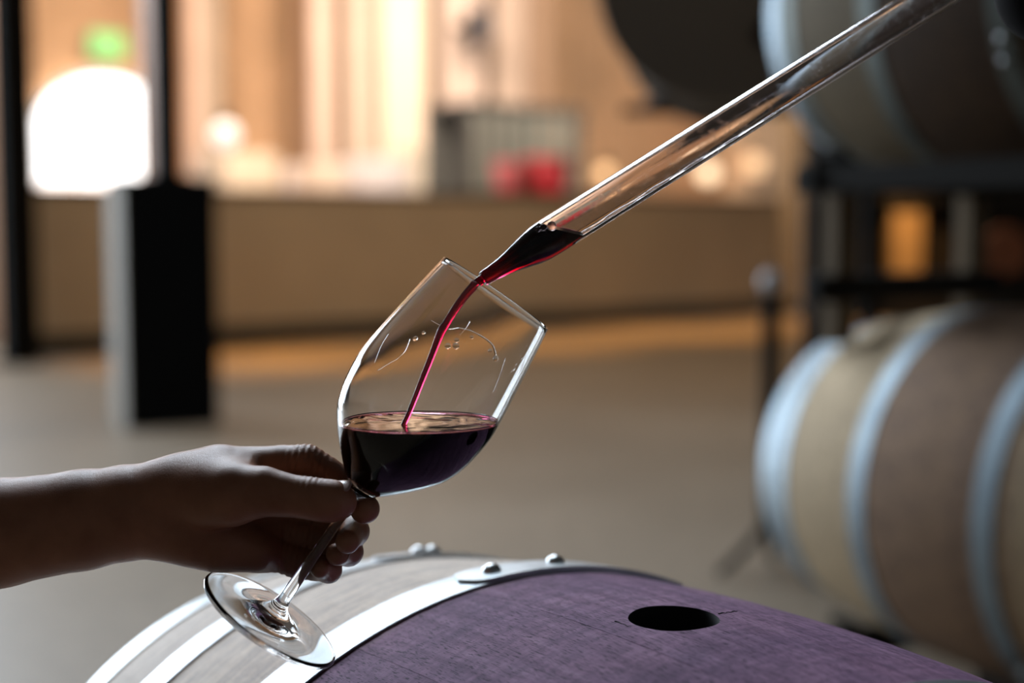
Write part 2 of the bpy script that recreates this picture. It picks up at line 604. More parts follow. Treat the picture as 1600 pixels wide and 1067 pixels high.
# two red buckets on a bench behind the low wall
a, b = grid_pt(742, .95), grid_pt(905, .95)
BZ = height(820, 300, .95)
bn = empty('bench', (a.x, a.y, 0), PH)
tag(bn, 'dark bench carrying the two red buckets, behind the low wall', 'bench')
wd = (b - a).length
MB().box((0, -.28, BZ - .05), (wd, .28, BZ), .006).build('bench_top', M_DARKWOOD, bn)
for x in (.03, wd - .09):
    for y in (-.25, .19):
        MB().box((x, y, 0), (x + .06, y + .06, BZ - .05), .004).build('leg', M_DARKWOOD, bn)
BK = [(800, .20, .29, (.90, .20, .22), 'lighter red bucket, left of the two behind the low wall'),
      (855, .245, .33, (.92, .07, .10), 'larger bright red bucket, right of the two behind the low wall')]
for px, r, h, c, lb in BK:
    g = grid_pt(px, .95)
    o = empty('bucket', (g.x, g.y, BZ))
    tag(o, lb, 'bucket', 'red buckets on the bench')
    mt = mat('red_plastic', c, .4)
    MB().lathe([(0, 0), (r * .8, 0), (r * .84, .01), (r, h), (r + .012, h), (r + .012, h + .02), (r - .012, h + .02),
                (r * .78, .015), (0, .015)], 32).build('body', mt, o, True, 35)
    hp = [(r * 1.0 * math.cos(t), 0.03 - .02 * math.sin(t), h - .02 - .09 * math.sin(t)) for t in np.linspace(0, math.pi, 14)]
    hp = [(x, -r * 1.02 * math.sin(t) - .005, h - .01 - .06 * math.sin(t)) for (x, _, _), t in zip(hp, np.linspace(0, math.pi, 14))]
    MB().tube(hp, .005, 8).build('handle', M_ZINC, o, True)


def globe(px, py, vo, r, col, s, label):
    g = grid_pt(px, vo)
    z = at_y(px, py, g.y).z
    o = empty('globe_lamp', (g.x, g.y, 0))
    tag(o, label, 'lamp', 'globe lamps in the hall')
    prof = [(r * math.sin(t), z - r * math.cos(t)) for t in np.linspace(0, math.pi, 14)]
    prof[0], prof[-1] = (0, z - r), (0, z + r)
    MB().lathe(prof, 24).build('globe', emis('lamp_globe', col, s), o, True)
    MB().lathe([(.0, z + r - .01), (.05, z + r - .01), (.05, z + r + .08), (0, z + r + .09)], 16).build('socket', M_DARKSTEEL, o)
    MB().tube([(0, 0, z + r + .08), (0, 0, CEILZ)], .006, 6).build('cord', M_DARKSTEEL, o)


globe(355, 211, 1.6, .125, (1, .93, .88), .85, 'white globe lamp glowing right of the black steel column')
globe(1105, 270, 4.0, .15, (1, .78, .52), 1.15, 'warm peach globe lamp glowing below the large drum')
globe(1178, 258, 5.5, .18, (1, .64, .36), .9, 'orange globe lamp nearest the timber post on the right')
globe(945, 272, 5.5, .13, (1, .64, .33), .85, 'orange globe lamp glowing beside the wine thief, right of the red buckets')

# warm plaster panel right of the thief
o = grid_box(1138, 1222, 5.9, 0, 3.6, .1, .01).build('wall_panel', mat('peach_plaster', (.92, .62, .38), .7))
tag(o, 'bright peach plaster panel left of the tan timber post', 'panel')

# arched window with frosted panes, full of daylight
ga, gb = grid_pt(57, 7.0), grid_pt(274, 7.0)
wd = (gb - ga).length
zt = height(140, 115, 7.0)
wi = empty('window_1', (ga.x, ga.y, 0), PH)
struct(wi)
M_FROST = emis('frosted_daylight', (.96, .98, 1), 3.2)


def arch_h(x):
    t = (x / wd - .5) * 2
    return zt - .75 * (1 - math.sqrt(max(0, 1 - t * t * .96)))


nx = 4
for q in range(nx):
    x0, x1 = wd * q / nx + .02, wd * (q + 1) / nx - .02
    xs = np.linspace(x0, x1, 6)
    for zz0, zz1 in ((.5, 1.5), (1.53, None)):
        lo = [(x, -.02, zz0) for x in xs]
        hi = [(x, -.02, zz1 if zz1 else arch_h(x)) for x in xs]
        v = lo + hi[::-1]
        n = len(v)
        v2 = v + [(x, .01, z) for x, _, z in v]
        f = [tuple(range(n))[::-1], tuple(range(n, 2 * n))] + [(i, (i + 1) % n, n + (i + 1) % n, n + i) for i in range(n)]
        mesh_obj('pane', v2, f, M_FROST, wi)
fm = MB()
arc = [(x, -.01, arch_h(x)) for x in np.linspace(0, wd, 26)]
fm.tube([(0, -.01, .4)] + arc + [(wd, -.01, .4)], .04, 8)
fm.build('window_frame', mat('white_frame', (.8, .8, .78), .5), wi)

# green exit sign above it
g = grid_pt(174, 6.9)
z = height(174, 71, 6.9)
ex = empty('exit_sign', (g.x, g.y, 0), PH)
tag(ex, 'glowing green exit sign above the arched window', 'sign')
MB().box((-.24, -.02, z - .17), (.24, .08, z + .17), .01).build('housing', mat('sign_housing', (.3, .5, .3), .5), ex)
MB().box((-.22, -.026, z - .15), (.22, -.02, z + .15), .002).build('lit_panel', emis('exit_green', (.27, .72, .22), .62), ex)

# ------------------------------------------------------------------ barrels
BR, BULGE, BHL = .332, .069, .475
NST = 24


def brad(s):
    return BR - BULGE * (s / BHL) ** 2


def stave_mesh(hole):
    hw = math.pi / NST - .00035
    T = .027
    bm = bmesh.new()

    def P(a, s, dr=0.0):
        r = brad(s) + dr
        return (r * math.sin(a), s, r * math.cos(a))
    ns = 20
    na = 4
    if not hole:
        S = [(-BHL + 2 * BHL * i / ns) for i in range(ns + 1)]
        rows = [[bm.verts.new(P(-hw + 2 * hw * k / na, s)) for k in range(na + 1)] for s in S]
        for A, B in zip(rows, rows[1:]):
            for k in range(na):
                bm.faces.new((A[k], A[k + 1], B[k + 1], B[k]))
        left = [r[0] for r in rows]
        right = [r[-1] for r in rows]
    else:
        SS = .06
        RH = .0255
        m = 64
        # square to circle loft round the bung hole
        ang = [2 * math.pi * i / m for i in range(m)]

        def sq(t):
            c, s = math.cos(t), math.sin(t)
            k = 1 / max(abs(c), abs(s))
            return (c * k * hw, s * k * SS)
        # corners at 45 degrees with m multiple of 8
        rings = []
        for j, f in enumerate((0, .06, .2, .5, 1.0)):
            ring = []
            for t in ang:
                x1, s1 = sq(t)
                wv = 1 + .012 * math.sin(5 * t + .6) + (.03 if .2 < t < .9 else 0)
                x0, s0 = RH * wv * math.cos(t) / BR, RH * wv * math.sin(t)
                a, s = x0 + (x1 - x0) * f, s0 + (s1 - s0) * f
                ring.append(bm.verts.new(P(a, s)))
            rings.append(ring)
        for A, B in zip(rings, rings[1:]):
            for k in range(m):
                bm.faces.new((A[k], A[(k + 1) % m], B[(k + 1) % m], B[k]))
        low = [bm.verts.new(P(RH * .93 * math.cos(t) / BR, RH * .93 * math.sin(t), -T)) for t in ang]
        for k in range(m):
            bm.faces.new((low[k], low[(k + 1) % m], rings[0][(k + 1) % m], rings[0][k])).material_index = 1
        out = rings[-1]
        e = m // 8
        top = [out[i] for i in range(e, 3 * e + 1)][::-1]         # s = +SS, left to right
        bot = [out[i % m] for i in range(5 * e, 7 * e + 1)]       # s = -SS
        rgt = [out[i % m] for i in range(7 * e, 9 * e + 1)]
        lft = [out[i] for i in range(3 * e, 5 * e + 1)][::-1]
        edges = {}
        for sg, row in ((1, top), (-1, bot)):
            prev = row
            lcol, rcol = [], []
            for i in range(1, 10):
                s = sg * (SS + (BHL - SS) * i / 9)
                cur = [bm.verts.new(P(-hw + 2 * hw * k / (len(row) - 1), s)) for k in range(len(row))]
                for k in range(len(row) - 1):
                    q = (prev[k], prev[k + 1], cur[k + 1], cur[k])
                    bm.faces.new(q if sg > 0 else q[::-1])
                lcol.append(cur[0])
                rcol.append(cur[-1])
                prev = cur
            edges[sg] = (lcol, rcol)
        left = edges[-1][0][::-1] + lft + edges[1][0]
        right = edges[-1][1][::-1] + rgt + edges[1][1]
    # sides and inside
    cl = [bm.verts.new(P(-hw, q.co.y, -T)) for q in left]
    cr = [bm.verts.new(P(hw, q.co.y, -T)) for q in right]
    for i in range(len(left) - 1):
        bm.faces.new((left[i], left[i + 1], cl[i + 1], cl[i]))
    for i in range(len(right) - 1):
        bm.faces.new((right[i + 1], right[i], cr[i], cr[i + 1]))
    if not hole:
        for i in range(len(left) - 1):
            bm.faces.new((cl[i], cl[i + 1], cr[i + 1], cr[i]))
        for i in (0, len(left) - 1):
            bm.faces.new([r for r in rows[i]] + [cr[i], cl[i]])
    bmesh.ops.recalc_face_normals(bm, faces=bm.faces[:])
    me = bpy.data.meshes.new('stave')
    bm.to_mesh(me)
    bm.free()
    me.materials.append(M_STAVE)
    me.materials.append(M_HOLE)
    me.polygons.foreach_set('use_smooth', [True] * len(me.polygons))
    me.set_sharp_from_angle(angle=math.radians(35))
    return me


ME_STAVE, ME_BUNG = stave_mesh(False), stave_mesh(True)
Y_AXIS = Matrix.Rotation(-math.pi / 2, 4, 'X')       # local Z of a lathe becomes +Y


def hoop_mesh(s0, s1):
    t = .0018
    prof = []
    ss = np.linspace(s0, s1, 4)
    for s in ss:
        prof.append((brad(s) + t, s))
    for s in ss[::-1]:
        prof.append((brad(s) + .0002, s))
    prof.append(prof[0])
    b = MB().lathe(prof, 144, Y_AXIS)
    o = b.build('hoop', M_ZINC, None, True, 35)
    me = o.data
    bpy.data.objects.remove(o)
    return me


def lap_mesh(s0, s1, a0, a1, wd_extra=.0):
    """the overlapping end of a hoop: a rounded strap lying on the band from angle a0 to a1 (degrees)"""
    bm = bmesh.new()
    n, m = 40, 9
    a0, a1 = math.radians(a0), math.radians(a1)
    sm, hw = (s0 + s1) / 2, abs(s1 - s0) / 2 + wd_extra
    L = abs(a1 - a0) * BR
    G = []
    for i in range(n + 1):
        u = i / n
        d = u * L
        taper = 1.0
        rr = hw * .9
        if d < rr:
            taper = math.sqrt(max(0.0, 1 - ((rr - d) / rr) ** 2)) * .96 + .04
        row = []
        for k in range(m + 1):
            s = sm + hw * taper * (2 * k / m - 1)
            a = a0 + (a1 - a0) * u
            row.append((a, s))
        G.append(row)
    top = [[bm.verts.new(((brad(s) + .0040) * math.sin(a), s, (brad(s) + .0040) * math.cos(a))) for a, s in r] for r in G]
    bot = [[bm.verts.new(((brad(s) + .0019) * math.sin(a), s, (brad(s) + .0019) * math.cos(a))) for a, s in r] for r in G]
    for i in range(n):
        for k in range(m):
            bm.faces.new((top[i][k], top[i][k + 1], top[i + 1][k + 1], top[i + 1][k]))
            bm.faces.new((bot[i][k], bot[i + 1][k], bot[i + 1][k + 1], bot[i][k + 1]))
    for i in range(n):
        bm.faces.new((top[i][0], top[i + 1][0], bot[i + 1][0], bot[i][0]))
        bm.faces.new((top[i + 1][m], top[i][m], bot[i][m], bot[i + 1][m]))
    for r, q in ((top[0], bot[0]), (top[n][::-1], bot[n][::-1])):
        for k in range(m):
            bm.faces.new((r[k + 1], r[k], q[k], q[k + 1]))
    bmesh.ops.recalc_face_normals(bm, faces=bm.faces[:])
    me = bpy.data.meshes.new('lap_strap')
    bm.to_mesh(me)
    bm.free()
    me.materials.append(M_ZINC)
    me.polygons.foreach_set('use_smooth', [True] * len(me.polygons))
    me.set_sharp_from_angle(angle=math.radians(35))
    return me


RV = .0062
o_ = MB().lathe([(RV, 0), (RV, .001), (RV * .93, .0028), (RV * .7, .0045), (RV * .38, .0055), (0, .0058)], 24).build('rivet', M_RIVET, None, True)
ME_RIVET = o_.data
bpy.data.objects.remove(o_)


def head_boards():
    out = []
    R = .249
    n = 6
    for k in range(n):
        x0, x1 = -R + 2 * R * k / n + .0006, -R + 2 * R * (k + 1) / n - .0006
        xs = np.linspace(x0, x1, 7)
        lo = [(x, 0, -math.sqrt(max(R * R - x * x, 0))) for x in xs]
        hi = [(x, 0, math.sqrt(max(R * R - x * x, 0))) for x in xs]
        v = lo + hi[::-1]
        m = len(v)
        v2 = v + [(x, .022, z) for x, _, z in v]
        f = [tuple(range(m)), tuple(range(m, 2 * m))[::-1]] + [(i, m + i, m + (i + 1) % m, (i + 1) % m) for i in range(m)]
        o = mesh_obj('head_board', v2, f, M_HEAD)
        out.append(o.data)
        bpy.data.objects.remove(o)
    return out


HEADS = head_boards()
HOOPS = [(.14, .181), (.303, .34), (.43, .472), (-.181, -.14), (-.34, -.303), (-.472, -.43)]
HOOP_ME = [hoop_mesh(*h) for h in HOOPS]
# the barrels at the right wear their quarter hoops close to the chime hoops
HOOPS_R = [(.14, .181), (.375, .418), (.43, .472), (-.135, -.095), (-.418, -.375), (-.472, -.43)]
HOOP_ME_R = [hoop_mesh(*h) for h in HOOPS_R]
# angles (degrees) of the lap: strap from, strap to, the two rivets
LAPS = [(-6.9, 24, -2.6, 6.6), (-1.5, 22, 6.2, 7.9), (150, 175, 155, 161), (188, 210, 193, 199), (60, 84, 65, 71), (130, 155, 135, 141)]
LAP_ME = [lap_mesh(h[0] + .001, h[1] - .001, l[0], l[1]) for h, l in zip(HOOPS, LAPS)]
LAP_ME_R = [lap_mesh(h[0] + .001, h[1] - .001, l[0], l[1]) for h, l in zip(HOOPS_R, LAPS)]


def override(o, i, m_):
    o.material_slots[i].link = 'OBJECT'
    o.material_slots[i].material = m_


def barrel(loc, yaw, label, turn=0.0, wood=None, metal=None, hoops=None):
    """yaw: the barrel's +Y end points away along (sin yaw, cos yaw)"""
    root = empty('wine_barrel', loc, -yaw)
    tag(root, label, 'barrel', 'oak wine barrels')
    for k in range(NST):
        o = link('stave', ME_BUNG if k == 0 else ME_STAVE, root)
        o.rotation_euler = (0, 2 * math.pi * k / NST + turn, 0)
        if wood:
            override(o, 0, wood)
    for i, (h, me, lme, l) in enumerate(zip(*((HOOPS_R, HOOP_ME_R, LAP_ME_R, LAPS) if wood else (HOOPS, HOOP_ME, LAP_ME, LAPS)))):
        hp = link('hoop', me, root)
        hp.rotation_euler = (0, turn, 0)
        lp = link('lap_strap', lme, hp)
        mt = hoops if hoops and i != 2 else metal
        if mt:
            override(hp, 0, mt)
            override(lp, 0, mt)
        for q, ang in enumerate(l[2:]):
            a = math.radians(ang)
            s = (h[0] + h[1]) / 2 + (.005 if q == 0 else 0) * (1 if i else -.3)
            r = link('rivet', ME_RIVET, hp)
            nrm = Vector((math.sin(a), 0, math.cos(a)))
            r.matrix_local = axes(nrm * (brad(s) + .0036) + Vector((0, s, 0)), nrm)
    for sg in (1, -1):
        for me in HEADS:
            o = link('head_board', me, root)
            o.location = (0, sg * (BHL - .055), 0)
            o.rotation_euler = (0, 0.3, 0 if sg < 0 else math.pi)
    return root


FG = barrel((.09055, .77986, .449), -.613, 'sharp foreground oak barrel, purple-stained round its open bung hole')
for pts in ([(1123, 959.5), (1129, 957.5), (1133, 958.2), (1137, 956.2), (1141, 957), (1146, 955), (1149, 955.6), (1153, 953.6)], [(961, 971), (966, 972.2), (971, 974.6), (975, 975.4), (980, 978.4), (986, 979.6)]):
    W = []
    Mb = Matrix.Translation((.09055, .77986, .449)) @ Matrix.Rotation(.613, 4, 'Z')
    for px, py in pts:                       # follow the curved top of the bung stave
        P = at_y(px, py, .78)
        for _ in range(12):
            L_ = Mb.inverted() @ P
            zt_ = math.sqrt(brad(L_.y) ** 2 - L_.x ** 2) + .449
            r_ = ray(px, py)
            P = Vector((0, 0, CAMH)) + r_ * ((zt_ - CAMH) / r_.z)
        W.append(Mb.inverted() @ P)
    c_ = MB().tube(W, [.0006, .0005] + [.00035] * (len(W) - 3) + [.00012], 6).build('crack', M_HOLE, FG)
    c_['label'] = 'dark crack in the wood beside the bung hole'
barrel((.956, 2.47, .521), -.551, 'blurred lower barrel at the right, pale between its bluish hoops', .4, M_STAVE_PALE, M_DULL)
barrel((.956, 2.47, 1.395), -.551, 'blurred upper barrel at the right, behind the top of the wine thief', .9, M_STAVE_DARK, M_DULL, M_SHADEHOOP)
db = at_y(1125, 8, 4.15)
M_DRUM = mat('lightened_drum', (.22, .185, .155), .9, **{'Specular IOR Level': .2})  # drum ends lightened, side darkened: shade put into the colours
dr = empty('steel_drum', (db.x, db.y, db.z), -math.radians(8.4))
tag(dr, 'large drum seen end-on, shade put into its colours, high behind the wine thief', 'drum')
DR = .308
MB().lathe([(DR - .012, -.43), (DR - .012, .43)], 72, Y_AXIS).build('body', mat('shaded_drum_side', (.03, .026, .022), .9, **{'Specular IOR Level': .2}), dr, True, 40)
for sy in (-.44, .44):
    MB().lathe([(DR + .006 * math.cos(t), sy + .013 * math.sin(t)) for t in np.linspace(0, 2 * math.pi, 13)], 72, Y_AXIS).build('end_rim', M_DRUM, dr, True)
    MB().lathe([(0, sy * .975), (DR * .80, sy * .975), (DR * .84, sy), (DR, sy)], 72, Y_AXIS).build('end_cap', M_DRUM, dr, True, 50)
for sy in (-.15, .15):
    MB().lathe([(DR - .012, sy - .02), (DR - .002, sy - .008), (DR - .002, sy + .008), (DR - .012, sy + .02)], 72, Y_AXIS).build('rib', M_DRUM, dr, True)
MB().lathe([(0, -.448), (.03, -.448), (.032, -.43), (.034, -.42)], 24, Matrix.Translation((.12, 0, -.14)) @ Y_AXIS).build('plug', M_DARKSTEEL, dr, True, 40)

# ------------------------------------------------------------------ barrel racks


def saddle_frame(o, zc, top, sy):
    """two cross beams with saddle rails that carry a barrel lying along the frame's Y; zc is the height of its axis"""
    z = zc - math.sqrt((BR - .0255) ** 2 - .19 ** 2) - .047 if top else zc
    for y in (-sy, sy):
        MB().box((-.27, y - .022, z - .05), (.27, y + .022, z), .004).build('cross_beam', M_DARKSTEEL, o)
    for sx in (-1, 1):
        M = Matrix.Translation((sx * .19, 0, z)) @ Matrix.Rotation(-sx * .55, 4, 'Y')
        for y in (-sy, sy):
            MB().box((-.035, y - .03, .0), (.035, y + .03, .02), .004, M).build('saddle', M_DARKSTEEL, o)
    return z


def floor_rack(loc, yaw, label, zc):
    o = empty('barrel_rack', loc, -yaw)
    tag(o, label, 'rack')
    z = saddle_frame(o, zc, True, .30)
    for sx in (-.25, .25):
        MB().box((sx - .02, -.36, .012), (sx + .02, .36, z - .05), .004).build('side_skid', M_DARKSTEEL, o)
        for y in (-.33, .33):
            MB().box((sx - .04, y - .04, 0), (sx + .04, y + .04, .012), .002).build('foot_plate', M_DARKSTEEL, o)


floor_rack((.09055, .77986, 0), -.613, 'dark steel rack under the purple-stained foreground barrel', .449)
floor_rack((.956, 2.47, 0), -.551, 'low steel rack on the floor under the lower right barrel', .521)
# the upper barrel stands on a frame that sits on the lower one
ur = empty('barrel_rack', (.956, 2.47, 0), .551)
tag(ur, 'steel rack frame between the two blurred barrels at the right', 'rack')
ztop = saddle_frame(ur, 1.395, True, .355)
zlow = .521 + math.sqrt((BR - .03) ** 2 - .18 ** 2) + .012
for y in (-.355, .355):
    MB().box((-.25, y - .022, zlow + .02 + .06), (.25, y + .022, zlow + .13), .004).build('lower_beam', M_DARKSTEEL, ur)
    for sx in (-.18, .18):
        MB().box((sx - .024, y - .02, zlow), (sx + .024, y + .021, ztop - .05), .004).build('upright', M_STEEL, ur)
for sx in (-.24, .24):
    MB().box((sx - .02, -.40, ztop - .05), (sx + .02, .40, ztop - .002), .004).build('side_beam', M_DARKSTEEL, ur)

M_TAN = noisy('tan_timber', (.20, .13, .065), (.25, .165, .085), 3, .7, .08, stretch=(6, 6, 1))
tp = empty('barrel_rack', (db.x, 4.68, 0), 0)
tag(tp, 'rack of two thin steel uprights carrying the large drum', 'rack')
for px0, px1, m_, nm in ((1296, 1322, M_STEEL, 'steel_upright'), (1352, 1378, M_DARKSTEEL, 'steel_upright')):
    a, b = at_y(px0, 350, 4.68).x - db.x, at_y(px1, 350, 4.68).x - db.x
    MB().box((a, 0, 0), (b, b - a, CEILZ - .02), .004).build(nm, m_, tp)
    MB().box((a - .03, -.03, 0), (b + .03, b - a + .03, .015), .002).build('foot_plate', M_DARKSTEEL, tp)
SZ = db.z - math.sqrt(.296 ** 2 - .17 ** 2)
MB().box((-.24, -.045, SZ - .031), (at_y(1378, 350, 4.68).x - db.x, -.003, SZ - .002), .004).build('cross_beam', M_DARKSTEEL, tp)
for sx in (-.17, .17):
    MB().box((sx - .016, -.86, SZ - .026), (sx + .016, -.047, SZ - .004), .004).build('saddle_rail', M_DARKSTEEL, tp)
# timber post at the right end of the low wall
a, b = grid_pt(1222, -.06), grid_pt(1262, -.06)
o = empty('timber_post', (a.x, a.y, 0), PH)
tag(o, 'tan timber post closing the right end of the low wall', 'post')
wd = (b - a).length
MB().box((0, -.25, 0), (wd, .02, CEILZ - .02), .01).build('shaft', M_TAN, o)
MB().box((-.03, -.28, 0), (wd + .03, .025, .14), .008).build('foot', M_DARKWOOD, o)

# dark back of the rack bay at the right: shelf beam, black board, posts, one with warm light put into its colour
zb = lambda py, y: at_y(1400, py, y).z
bay = empty('rack_bay', (0, 0, 0))
tag(bay, 'dark rack bay behind the two right barrels, with a post whose warm light is put into its colour', 'rack')
yb = 6.2
for px0, px1, m_, nm in ((1396, 1443, mat('warm_lit_timber', (.62, .34, .12), .7), 'warm_lit_post'),
                         (1508, 1534, M_STEEL, 'grey_post'), (1262, 1300, M_DARKWOOD, 'dark_post')):
    a, b = at_y(px0, 350, yb).x, at_y(px1, 350, yb).x
    MB().box((a, yb, 0), (b, yb + .1, 2.2), .004).build(nm, m_, bay)
a, b = at_y(1262, 350, yb).x, at_y(1900, 350, yb).x
MB().box((a, yb - .06, zb(318, yb)), (b, yb - .002, zb(282, yb)), .006).build('shelf_beam', M_DARKWOOD, bay)
MB().box((a, yb - .06, zb(498, yb)), (b, yb - .002, zb(462, yb)), .006).build('bottom_beam', M_DARKWOOD, bay)
MB().box((a, yb + .11, zb(495, yb)), (b, yb + .14, 2.2), .004).build('back_board', M_DARKWOOD, bay)
bl = at_y(1400, 215, 5.75)
spot('bay_fill', bl, at_y(1420, 390, 6.2), 16, (1, .62, .28), 46, .8, .05)  # unseen spot added to brighten the post in the bay
# a russet barrel end on the bay's shelf
rb = at_y(1572, 392, yb - .08)
rk = empty('cask', (rb.x, rb.y, rb.z))
tag(rk, 'small russet cask end in the dark rack bay, right of the grey post', 'cask')
MB().lathe([(0, 0), (.085, 0), (.088, -.012), (.10, -.012), (.105, 0), (.105, .055), (0, .055)], 40, Y_AXIS).build('body', mat('russet_oak', (.35, .10, .03), .6), rk, True, 35)
MB().lathe([(.1055, .03), (.108, .03), (.108, .05), (.1055, .05)], 40, Y_AXIS).build('hoop', M_DARKSTEEL, rk, True, 35)

# slim post stand with a pale knob
sx = at_y(1206, 440, 4.0)
st = empty('post_stand', (sx.x, 4.0, 0))
tag(st, 'slim dark post stand with a pale round knob, left of the lower right barrel', 'stand')
MB().tube([(0, 0, .12), (0, 0, sx.z - .03)], .026, 14).build('pole', M_DARKSTEEL, st, True, 40)
kr = .034
MB().lathe([(0, -kr)] + [(kr * math.sin(t), -kr * math.cos(t)) for t in np.linspace(.2, 2.94, 12)] + [(0, kr)], 20,
           Matrix.Translation((0, 0, sx.z))).build('knob', mat('pale_grey_knob', (.55, .53, .54), .35), st, True)
for k in range(3):
    t = math.radians(195 + 120 * k)
    MB().tube([(0, 0, .15), (.08 * math.cos(t), .08 * math.sin(t), .07), (.15 * math.cos(t), .15 * math.sin(t), .012)], [.014, .013, .012], 8).build('leg', M_DARKSTEEL, st, True, 40)

# ------------------------------------------------------------------ wine glass
GY = .77
PX = GY / FPX * 1.012          # metres per pixel at the glass
FOOT = at_y(419, 972, GY)
RIMC = at_y(775, 458, GY)
GAX = (RIMC - FOOT).normalized()
GX = Vector((GAX.z, 0, -GAX.x))            # towards the lower right
MG = axes(FOOT, GAX, GX)
GLEN = (RIMC - FOOT).length
K = GLEN / 625.0                            # metres per pixel along the axis


def smooth_prof(pts, n):
    """Catmull-Rom through (r, z) points"""
    P = [np.array(p, float) for p in pts]
    P = [2 * P[0] - P[1]] + P + [2 * P[-1] - P[-2]]
    out = []
    m = len(P) - 3
    for i in range(m):
        for t in np.linspace(0, 1, max(2, n // m), endpoint=False):
            a, b, c, d = P[i:i + 4]
            out.append(.5 * ((2 * b) + (c - a) * t + (2 * a - 5 * b + 4 * c - d) * t * t + (3 * b - a - 3 * c + d) * t ** 3))
    out.append(P[-2])
    return [(max(0, float(q[0])), float(q[1])) for q in out]


# outer and inner outline of the bowl in pixels (radius, distance from the foot)
OUT = [(11.5, 236), (15, 246), (22.5, 256), (34, 265), (51, 281), (71, 302), (90, 325), (104, 347), (114.5, 378), (120, 414), (121, 440),
       (118.5, 470), (114, 505), (108.5, 545), (102.5, 588), (97, 624)]
TH = 3.0
INN = [(0, 268), (14, 269.5), (30, 274), (47, 286), (67.5, 306), (86.5, 328.5), (100.5, 350), (111.3, 380), (117, 415), (118, 440), (115.6, 470),
       (111.2, 505), (105.8, 545), (99.9, 588), (94.6, 624)]
outp = [(r * K, z * K) for r, z in smooth_prof(OUT, 75)]
innp = [(r * K, z * K) for r, z in smooth_prof(INN, 70)]
rim = [(96.6 * K, 625.3 * K), (95.8 * K, 625.8 * K), (95.1 * K, 625.3 * K)]
glass = empty('wine_glass', FOOT)
glass.rotation_euler = MG.to_euler()
tag(glass, 'tilted clear wine glass held by its stem, half full of red wine', 'wine glass')
bowl = MB().lathe(outp + rim + [innp[-1]], 128).build('bowl', M_GLASS, glass, True)
stem = smooth_prof([(22, 26), (16, 31), (12.2, 38), (10.3, 50), (9.5, 75), (8.6, 115), (7.6, 155), (7.6, 195), (9.0, 222), (11.5, 236)], 54)
MB().lathe([(r * K, z * K) for r, z in stem], 64).build('stem', M_GLASS, glass, True)
foot = [(0, 3.0), (18, 2.6), (50, 1.4), (90, .6), (112, .4), (117, .9)] 
footu = smooth_prof(foot, 30) + [(119.2, 2.6), (120.5, 5.4), (119.6, 8.4), (116.5, 9.8)]
foott = smooth_prof([(116.5, 9.8), (96, 10.6), (72, 12.4), (52, 14.8), (37, 18), (28, 22), (22, 26)], 40)
MB().lathe([(r * K, z * K) for r, z in footu + foott[1:]], 128).build('foot', M_GLASS, glass, True)

# rivulets and drops clinging to the inside of the far wall of the bowl
rng = random.Random(4)


def inner_r(z):
    for (r0, z0), (r1, z1) in zip(innp, innp[1:]):
        if z0 <= z <= z1:
            return r0 + (r1 - r0) * (z - z0) / max(1e-9, z1 - z0)
    return innp[-1][0]


def wall_pt(px, py, far=1, inset=0.0):
    """point on the inner wall of the bowl behind pixel (px, py); local coordinates of the glass"""
    P = at_y(px, py, GY) - FOOT
    z = P.dot(GAX)
    x = P.dot(GX)
    r = inner_r(z) - inset
    y = math.sqrt(max(1e-8, r * r - x * x)) * far
    for _ in range(6):                      # correct for perspective
        Q = FOOT + GAX * z + GX * x + Vector((0, y, 0))
        D = at_y(px, py, Q.y) - FOOT
        z, x = D.dot(GAX), D.dot(GX)
        r = inner_r(z) - inset
        y = math.sqrt(max(1e-8, r * r - x * x)) * far
    yl = MG.inverted().to_3x3() @ Vector((0, y, 0))
    return Vector((x, 0, z)) + yl


drops = MB()


def blob(px, py, r, far=1):
    c = wall_pt(px, py, far, .0002)
    n = Vector((c.x, c.y, 0)).normalized()
    rr = r * K
    drops.lathe([(rr, 0), (rr * .9, rr * .12), (rr * .7, rr * .24), (rr * .4, rr * .32), (0, rr * .35)], 16, axes(c, -n))


for q in ((699, 541, 5.0), (712, 541, 5.5), (713, 532, 4), (775, 560, 5), (648, 529, 4.5), (766, 548, 3.5), (737, 527, 3), (661, 520, 3)):
    blob(*q)


def rivulet(pts, r0, r1, far=1):
    P = [wall_pt(x, y, far, .0002) for x, y in pts]
    Q = []
    for i in range(len(P) - 1):
        for t in np.linspace(0, 1, 6, endpoint=False):
            a, b, c, d = P[max(i - 1, 0)], P[i], P[i + 1], P[min(i + 2, len(P) - 1)]
            Q.append(.5 * ((2 * b) + (c - a) * t + (2 * a - 5 * b + 4 * c - d) * t * t + (3 * b - a - 3 * c + d) * t ** 3))
    Q.append(P[-1])
    drops.tube(Q, [(r0 + (r1 - r0) * k / (len(Q) - 1)) * K for k in range(len(Q))], 8)


rivulet([(716, 512), (735, 517), (756, 528), (770, 540), (775, 556)], 1.0, 1.7)
rivulet([(672, 500), (686, 508), (700, 514), (716, 512)], .6, .9)
rivulet([(640, 528), (632, 548), (620, 560), (606, 568), (589, 578)], .9, .6)
rivulet([(606, 520), (594, 540), (584, 566)], .6, .45)
rivulet([(734, 502), (728, 512), (718, 524)], .9, .5)
rivulet([(790, 560), (780, 590), (770, 615)], .6, .5)
drops.build('clinging_drops', glass_mat('water_drop', 1.34), glass, True)['label'] = 'clear drops and rivulets inside the bowl'

# ------------------------------------------------------------------ red wine in the bowl


